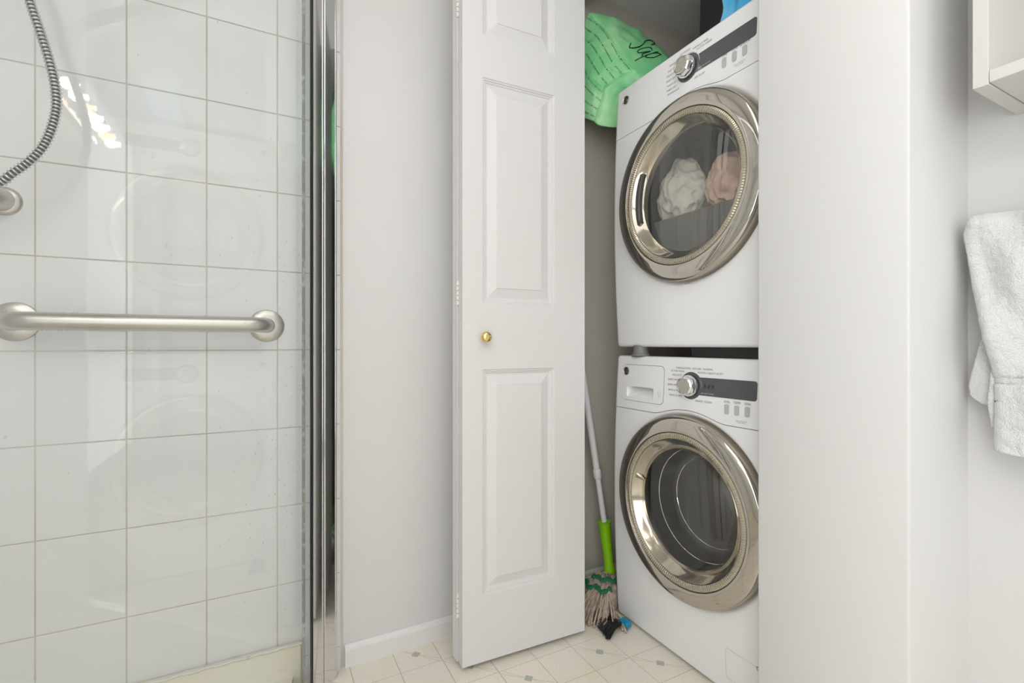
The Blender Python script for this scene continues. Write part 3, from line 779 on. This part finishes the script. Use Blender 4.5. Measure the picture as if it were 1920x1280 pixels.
addS(S_front, 56); addS(S_side, 48); addS(S_gus, 36); addS(S_back, 16); addS(S_under, 12)
bag = thing('plastic_bag', 'crumpled mint green plastic bag printed with small black writing beside the dryer top', 'bag', (1.2, 1.3, 1.744))
ob = bag.location.copy()
o = pyd('bag_body', [v-ob for v in vs], fs, M['bag'], bag, True, fix=True); o.data.set_sharp_from_angle(angle=math.radians(60))
# printed rows
TV, TF = [], []
row, k = 'NATURAL IS MY SUPERPOWER      ', 0
for j, v0 in enumerate([.055, .185, .315, .445, .575, .705, .835, .95]):
    for q0 in range(-1, 3):
        v_, f_ = text_vf('NATURAL IS MY SUPERPOWER', .0112, 'LEFT', 0, 1.42, 0, .00012)
        TV, TF, keep = [], [], []
        for p in v_: keep.append(((p.x+q0*.235+(.11 if j % 2 else .0)-.02)/.385, v0-p.y/.36))
        for (u, v) in keep: TV.append(S_front(u, v, -.0012)-ob)
        for f in f_:
            if all(0 < keep[q][0] < .985 and 0.01 < keep[q][1] < .99 for q in f): TF.append(f)
        if len(TF) > 20: pyd('printed_row', TV, TF, M['bag_ink'], bag)
# script mark on the side
def stroke(pts, w_, S, nm):
    Q = catmull([Vector((a, b_, 0)) for a, b_ in pts], 10); P3 = [S(q.x, q.y, .0012)-ob for q in Q]
    return tube_vf(P3, w_, 6)
SV, SF = [], []
for pts, w_ in (([(.765, .44), (.74, .54), (.705, .52), (.70, .42), (.745, .32), (.765, .22), (.73, .13), (.69, .17)], .0019),
                ([(.845, .36), (.815, .38), (.79, .30), (.80, .20), (.83, .20), (.85, .34), (.855, .22), (.88, .20)], .0015), ([(.88, .42), (.885, .22), (.90, .08)], .0014), ([(.885, .34), (.92, .42), (.935, .30), (.905, .22), (.885, .26)], .0014)):
    a_, c_ = stroke(pts, w_, S_side, 's'); n = len(SV); SV += a_; SF += [tuple(q+n for q in f) for f in c_]
pyd('script_mark', SV, SF, M['bag_ink'], bag, True)

# ================================================================== black case and blue cloth on the dryer
bc = thing('black_case', 'tall black case standing on the dryer left of the blue cloth', 'case', (1.25, .97, 1.744))
b = box_bm((-.05, -.085, .0), (.12, .072, .42), .012, 3)
for v in b.verts: v.co.y += (.21-v.co.z)*.02; v.co.x += .004*noise.noise(v.co*20)
from_bm('case_body', b, M['black_case'], bc, True, 40)
tube('zip', [Vector((-.052, -.07+.0*i, .02+.38*i/10)) for i in range(11)], .002, M['seam'], bc, 6)
# blue cloth: folded heap
def cloth_sheet(name, par, m, f, nu, nv, thick):
    vs, fs = [], []
    for i in range(nu+1):
        for j in range(nv+1): vs.append(f(i/nu, j/nv))
    for i in range(nu):
        for j in range(nv): a = i*(nv+1)+j; fs.append((a, a+nv+1, a+nv+2, a+1))
    o = pyd(name, vs, fs, m, par, True)
    md = o.modifiers.new('s', 'SOLIDIFY'); md.thickness = thick; md.offset = 0
    return o
bc2 = thing('blue_cloth', 'bright blue folded cloth lying on the dryer right of the black case', 'cloth', (1.15, .80, 1.744))
def fcloth(u, v):
    y = .098-.25*u; z = .004+.21*v*(1-.25*u); x = -.035+.02*v+.012*math.sin(u*9+v*3)+.010*math.sin(u*22-2*v)
    y += .004*math.sin(v*14)
    return (x, y, z)
cloth_sheet('front_layer', bc2, M['blue'], fcloth, 50, 30, .003)
def fcloth2(u, v):
    x, y, z = fcloth(u, v); return (x+.022+.02*u, y+.010+.012*math.sin(v*7), z*1.08)
cloth_sheet('back_layer', bc2, M['blue'], fcloth2, 50, 30, .003)

# ================================================================== MOP
mop = thing('string_mop', 'string mop with white pole and lime socket in the gap left of the washer', 'mop', (1.10, 1.345, 0))
mo = Vector((1.10, 1.345, 0))
W_ = lambda x, y, z: Vector((x, y, z))-mo
pd_ = Vector((-.064, .026, .468)).normalized()
pb = Vector((1.1, 1.374, .262)); pt = pb+pd_*1.0
sb = Vector((1.107, 1.350, .080))
pj = pb+pd_*.175
tube('pole', [pb-pd_*.06-mo, pj-mo], .0100, M['pole'], mop, 20)
tube('pole_upper', [pj-mo, pt-mo], .0118, M['pole'], mop, 20)
tube('pole_collar', [pj-pd_*.016-mo, pj-pd_*.010-mo, pj+pd_*.014-mo, pj+pd_*.018-mo], [.012, .0145, .0145, .0125], M['pole'], mop, 20)
tube('socket', [sb-mo, sb.lerp(pb, .1)-mo, sb.lerp(pb, .25)-mo, sb.lerp(pb, .5)-mo, sb.lerp(pb, .95)-mo, pb-mo, pb+pd_*.003-mo, pb-pd_*.01-mo], [.020, .021, .0165, .0175, .0215, .025, .0255, .0195], M['lime'], mop, 28)
YV, YF = [], []
GV, GF = [], []
hc = Vector((1.095, 1.345, 0))
def hsurf(r, reach): 
    t = min(1, max(0, (r-.035)/(reach-.035))); return .010+.088*(1-t)**.75*(1-.12*t) if t < 1 else .010
def strand(a, reach, seed, lift, r0):
    d = Vector((math.cos(a), math.sin(a), 0)); s = Vector((-d.y, d.x, 0)); pts = []; n = 16
    for k in range(n+1):
        t = k/n; rr = r0+(reach-r0)*t
        p = hc+d*rr+s*(.006*math.sin(t*4+seed)*t+.004*noise.noise(Vector((seed, t*4, 0))))
        p.z = max(.004, hsurf(rr, reach)+lift*(1-.5*t)+.0035*noise.noise(Vector((t*6, seed, 1)))); pts.append(p)
    e = pts[-1]
    for k in range(1, 6):
        t = k/5; pts.append(e+d*(.009*math.sin(PI*t))-d*(.035*t)+s*(.008*t)+Vector((0, 0, -.004*t)))
    for p in pts:
        p.y = min(p.y, 1.432); p.z = max(.004, p.z)
        if p.x > 1.025 and p.y < 1.272: p.y = 1.272
    return pts
for k in range(170):
    a = math.radians(random.uniform(140, 262)); reach = random.uniform(.165, .208)
    st = strand(a, reach, k*1.37, random.uniform(-.020, -.002), random.uniform(.02, .05))
    a_, c_ = tube_vf([p-mo for p in st], .0030, 6); n = len(YV); YV += a_; YF += [tuple(q+n for q in f) for f in c_]
o = pyd('yarn_strands', YV, YF, M['yarn'], mop, True); o['kind'] = 'stuff'
b = bmesh.new(); bmesh.ops.create_icosphere(b, subdivisions=5, radius=1)
for v in b.verts:
    p = v.co.copy(); s = 1+.08*noise.noise(p*3)+.03*math.sin(44*math.atan2(p.y, p.x))
    v.co = Vector((p.x*.062*s-.012, p.y*.058*s-.002, max(.004, .045+p.z*.050*s)))
from_bm('yarn_crown', b, M['yarn'], mop, True)
for rad, a0, a1 in ((.058, 168, 268), (.092, 150, 238)):
    vs, fs = [], []
    for k in range(41):
        a = math.radians(a0+(a1-a0)*k/40); wob = 1+.07*math.sin(k*.45)+.03*math.sin(k*1.3)
        for q, (dr_, dz) in enumerate(((-.0065, .002), (-.004, .0055), (.004, .0050), (.0065, .0005))):
            rr = rad*wob+dr_; p = hc+Vector((math.cos(a)*rr, math.sin(a)*rr, 0)); p.z = hsurf(rr, .17)+dz+.0075+.001*math.sin(k*2.1)
            vs.append(p-mo)
    for k in range(40):
        for q in range(3): i = k*4+q; fs.append((i, i+1, i+5, i+4))
    pyd('green_band', vs, fs, M['green_band'], mop, True)
# hand brush: black bristles, blue back
br = thing('floor_brush', 'black bristled broom head with a blue plastic end below the mop', 'brush', (1.000, 1.188, 0))
b = box_bm((.028, -.012, .008), (.054, .026, .030), .008, 3)
o = from_bm('brush_block', b, M['teal'], br, True, 40); o.rotation_euler = (0, 0, math.radians(8)); o['label'] = 'blue plastic end'
o.location = (-.012, -.022, 0)
BV, BF = [], []
for t_ in range(5):
    cy = -.030+.017*t_
    for k in range(34):
        s = Vector((.006+random.uniform(-.006, .006), cy*.75+.012+random.uniform(-.006, .006), +.022+random.uniform(-.006, .006)))
        e = Vector((-.045-.010*(4-t_)*.4+random.uniform(-.006, .006), cy*1.05+random.uniform(-.006, .006), .004+random.uniform(0, .008)))
        m_ = s.lerp(e, .5)+Vector((0, 0, .010))
        a_, c_ = tube_vf([s, m_, e], .0011, 4); n = len(BV); BV += a_; BF += [tuple(q+n for q in f) for f in c_]
o = pyd('bristles', BV, BF, M['bristle'], br); o['kind'] = 'stuff'

# ================================================================== RIGHT SIDE: cabinet, towel
cb = thing('wall_cabinet', 'white open-fronted wall cabinet at the upper right corner', 'cabinet', (1.08, .1, 1.30))
CX0, CX1, CY1, CZ = .992-1.08, WX-1.08, .330-.1, 0.0
box('side_panel', (CX0, CY1-.019, CZ), (CX1, CY1, .62), M['cabinet'], cb, .0008, 1)
box('side_panel', (CX0, -.36, CZ), (CX1, -.341, .62), M['cabinet'], cb, .0008, 1)
box('bottom_shelf', (CX0, -.341, CZ+.0025), (CX1-.006, CY1-.0195, CZ+.021), M['cabinet'], cb, .0008, 1)
box('top_board', (CX0, -.341, .60), (CX1-.006, CY1-.0195, .619), M['cabinet'], cb, .0008, 1)
box('middle_shelf', (CX0+.01, -.341, .31), (CX1-.006, CY1-.0195, .328), M['cabinet'], cb, .0008, 1)
box('back_panel', (CX1-.006, -.345, CZ+.004), (CX1-.001, CY1-.0195, .615), M['cabinet'], cb)

tw = thing('hand_towel', 'white terry towel hanging over a bar on the right wall', 'towel', (1.10, .2, .7))
to = Vector((1.10, .2, .7))
def lerp_tab(tab, z):
    tab = sorted(tab)
    if z <= tab[0][0]: return tab[0][1]
    for (a, b_), (c, d) in zip(tab, tab[1:]):
        if z <= c: t = (z-a)/(c-a); return b_+(d-b_)*t
    return tab[-1][1]
LT = [(.72, .338), (.85, .339), (.878, .343), (.942, .355), (.999, .367), (1.065, .3745), (1.095, .377), (1.108, .374)]
def ft(u, v):      # v 0 bottom .. 1 top and over
    z = .718+.392*min(v/.93, 1.0)
    yl = lerp_tab(LT, z); yr = .06
    y = yl+(yr-yl)*u
    x = 1.10
    dd = (yl-y)
    # diagonal folds
    x += .008*math.sin((y*55)+(z-.7)*22)*min(1, (z-.70)/.15)+.005*math.sin(y*90-z*35)*min(1, max(0, (z-.78)/.2))
    x -= .010*math.exp(-(dd/.02)**2)*-1*0
    if dd < .012: x += .010*(1-dd/.012)**2
    x += .0022*noise.noise(Vector((y*60, z*60, 0)))+.0014*noise.noise(Vector((y*150, z*150, 5)))
    if v > .93:
        t = (v-.93)/.07; z = 1.110+.010*math.sin(PI*t*.5+0)*1.0; x += .030*t; y -= 0
        z = 1.110+.012*math.sin(PI*t)-.0*t
    zb = .004*math.sin(y*40)*(1-v) if v < .2 else 0
    if .833 < z < .8485: x += .0035
    return Vector((x, y, z+zb))-to
cloth_sheet('front_fold', tw, M['towel'], ft, 150, 190, .008)
LB = [(.757, .347), (.80, .352), (.86, .346), (.92, .345)]
def fm(u, v):
    z = .757+.24*v; yl = lerp_tab(LB, z); y = yl+(.10-yl)*u
    x = 1.117+.004*math.sin(y*70+z*20)+.0016*noise.noise(Vector((y*60, z*60, 9)))
    return Vector((x, y, z))-to
cloth_sheet('middle_fold', tw, M['towel'], fm, 90, 80, .007)
LC = [(.796, .362), (.808, .380), (.824, .382), (.877, .371), (.934, .360), (1.0, .352), (1.10, .345)]
def fb(u, v):
    z = .796+.305*v; yl = lerp_tab(LC, z); y = yl+(.08-yl)*u
    x = 1.136+.004*math.sin(y*60-z*20)+.0016*noise.noise(Vector((y*60, z*60, 19)))
    zz = z-(.006*math.sin(u*10) if v < .05 else 0)-max(0, (.37-y))*0
    return Vector((x, y, zz))-to
cloth_sheet('back_fold', tw, M['towel'], fb, 90, 90, .007)
tb = thing('towel_rail', 'steel towel rail under the white towel', 'towel rail', (WX, .0, 1.09))
tube('rail', [Vector((-.052, .355, 0)), Vector((-.052, -.05, 0)), Vector((-.045, -.065, 0)), Vector((-.02, -.07, 0)), Vector((0, -.07, 0))], .006, M['chrome'], tb, 14)
flange('wall_plate', 0, 0, .022, tb, M['chrome']).rotation_euler = (0, 0, -PI/2)
tb.children[-1].location = (-.001, -.07, 0)

# ================================================================== VANITY LIGHT (left wall, seen mirrored in the tiles)
vl = thing('vanity_light', 'row of round bulbs on a chrome bar, mirrored in the shower tiles', 'lamp', (LX, -.275, 2.04))
box('backplate', (0, -.43, -.05), (.02, .38, .05), M['chrome'], vl, .004)
for k in range(7):
    y = .32-.118*k
    lathe('bulb', [(0, -.026), (.013, -.023), (.023, -.012), (.026, 0), (.023, .012), (.014, .023), (.012, .045)], M['bulb_warm'] if k in (2, 5) else M['bulb'], vl, 'x', (.062, y, 0), 20)

# doorway in the rear wall (for the mirror-bright parts to see)
dj = thing('entrance_door', 'dark framed doorway behind the camera', 'door', (.1, -1.4, 0))
for x0, x1, z0, z1 in ((-.72, -.66, 0, 2.2), (.66, .72, 0, 2.2), (-.72, .72, 2.14, 2.2)):
    box('door_frame', (x0, 0, z0), (x1, .03, z1), M['dark_door'], dj)
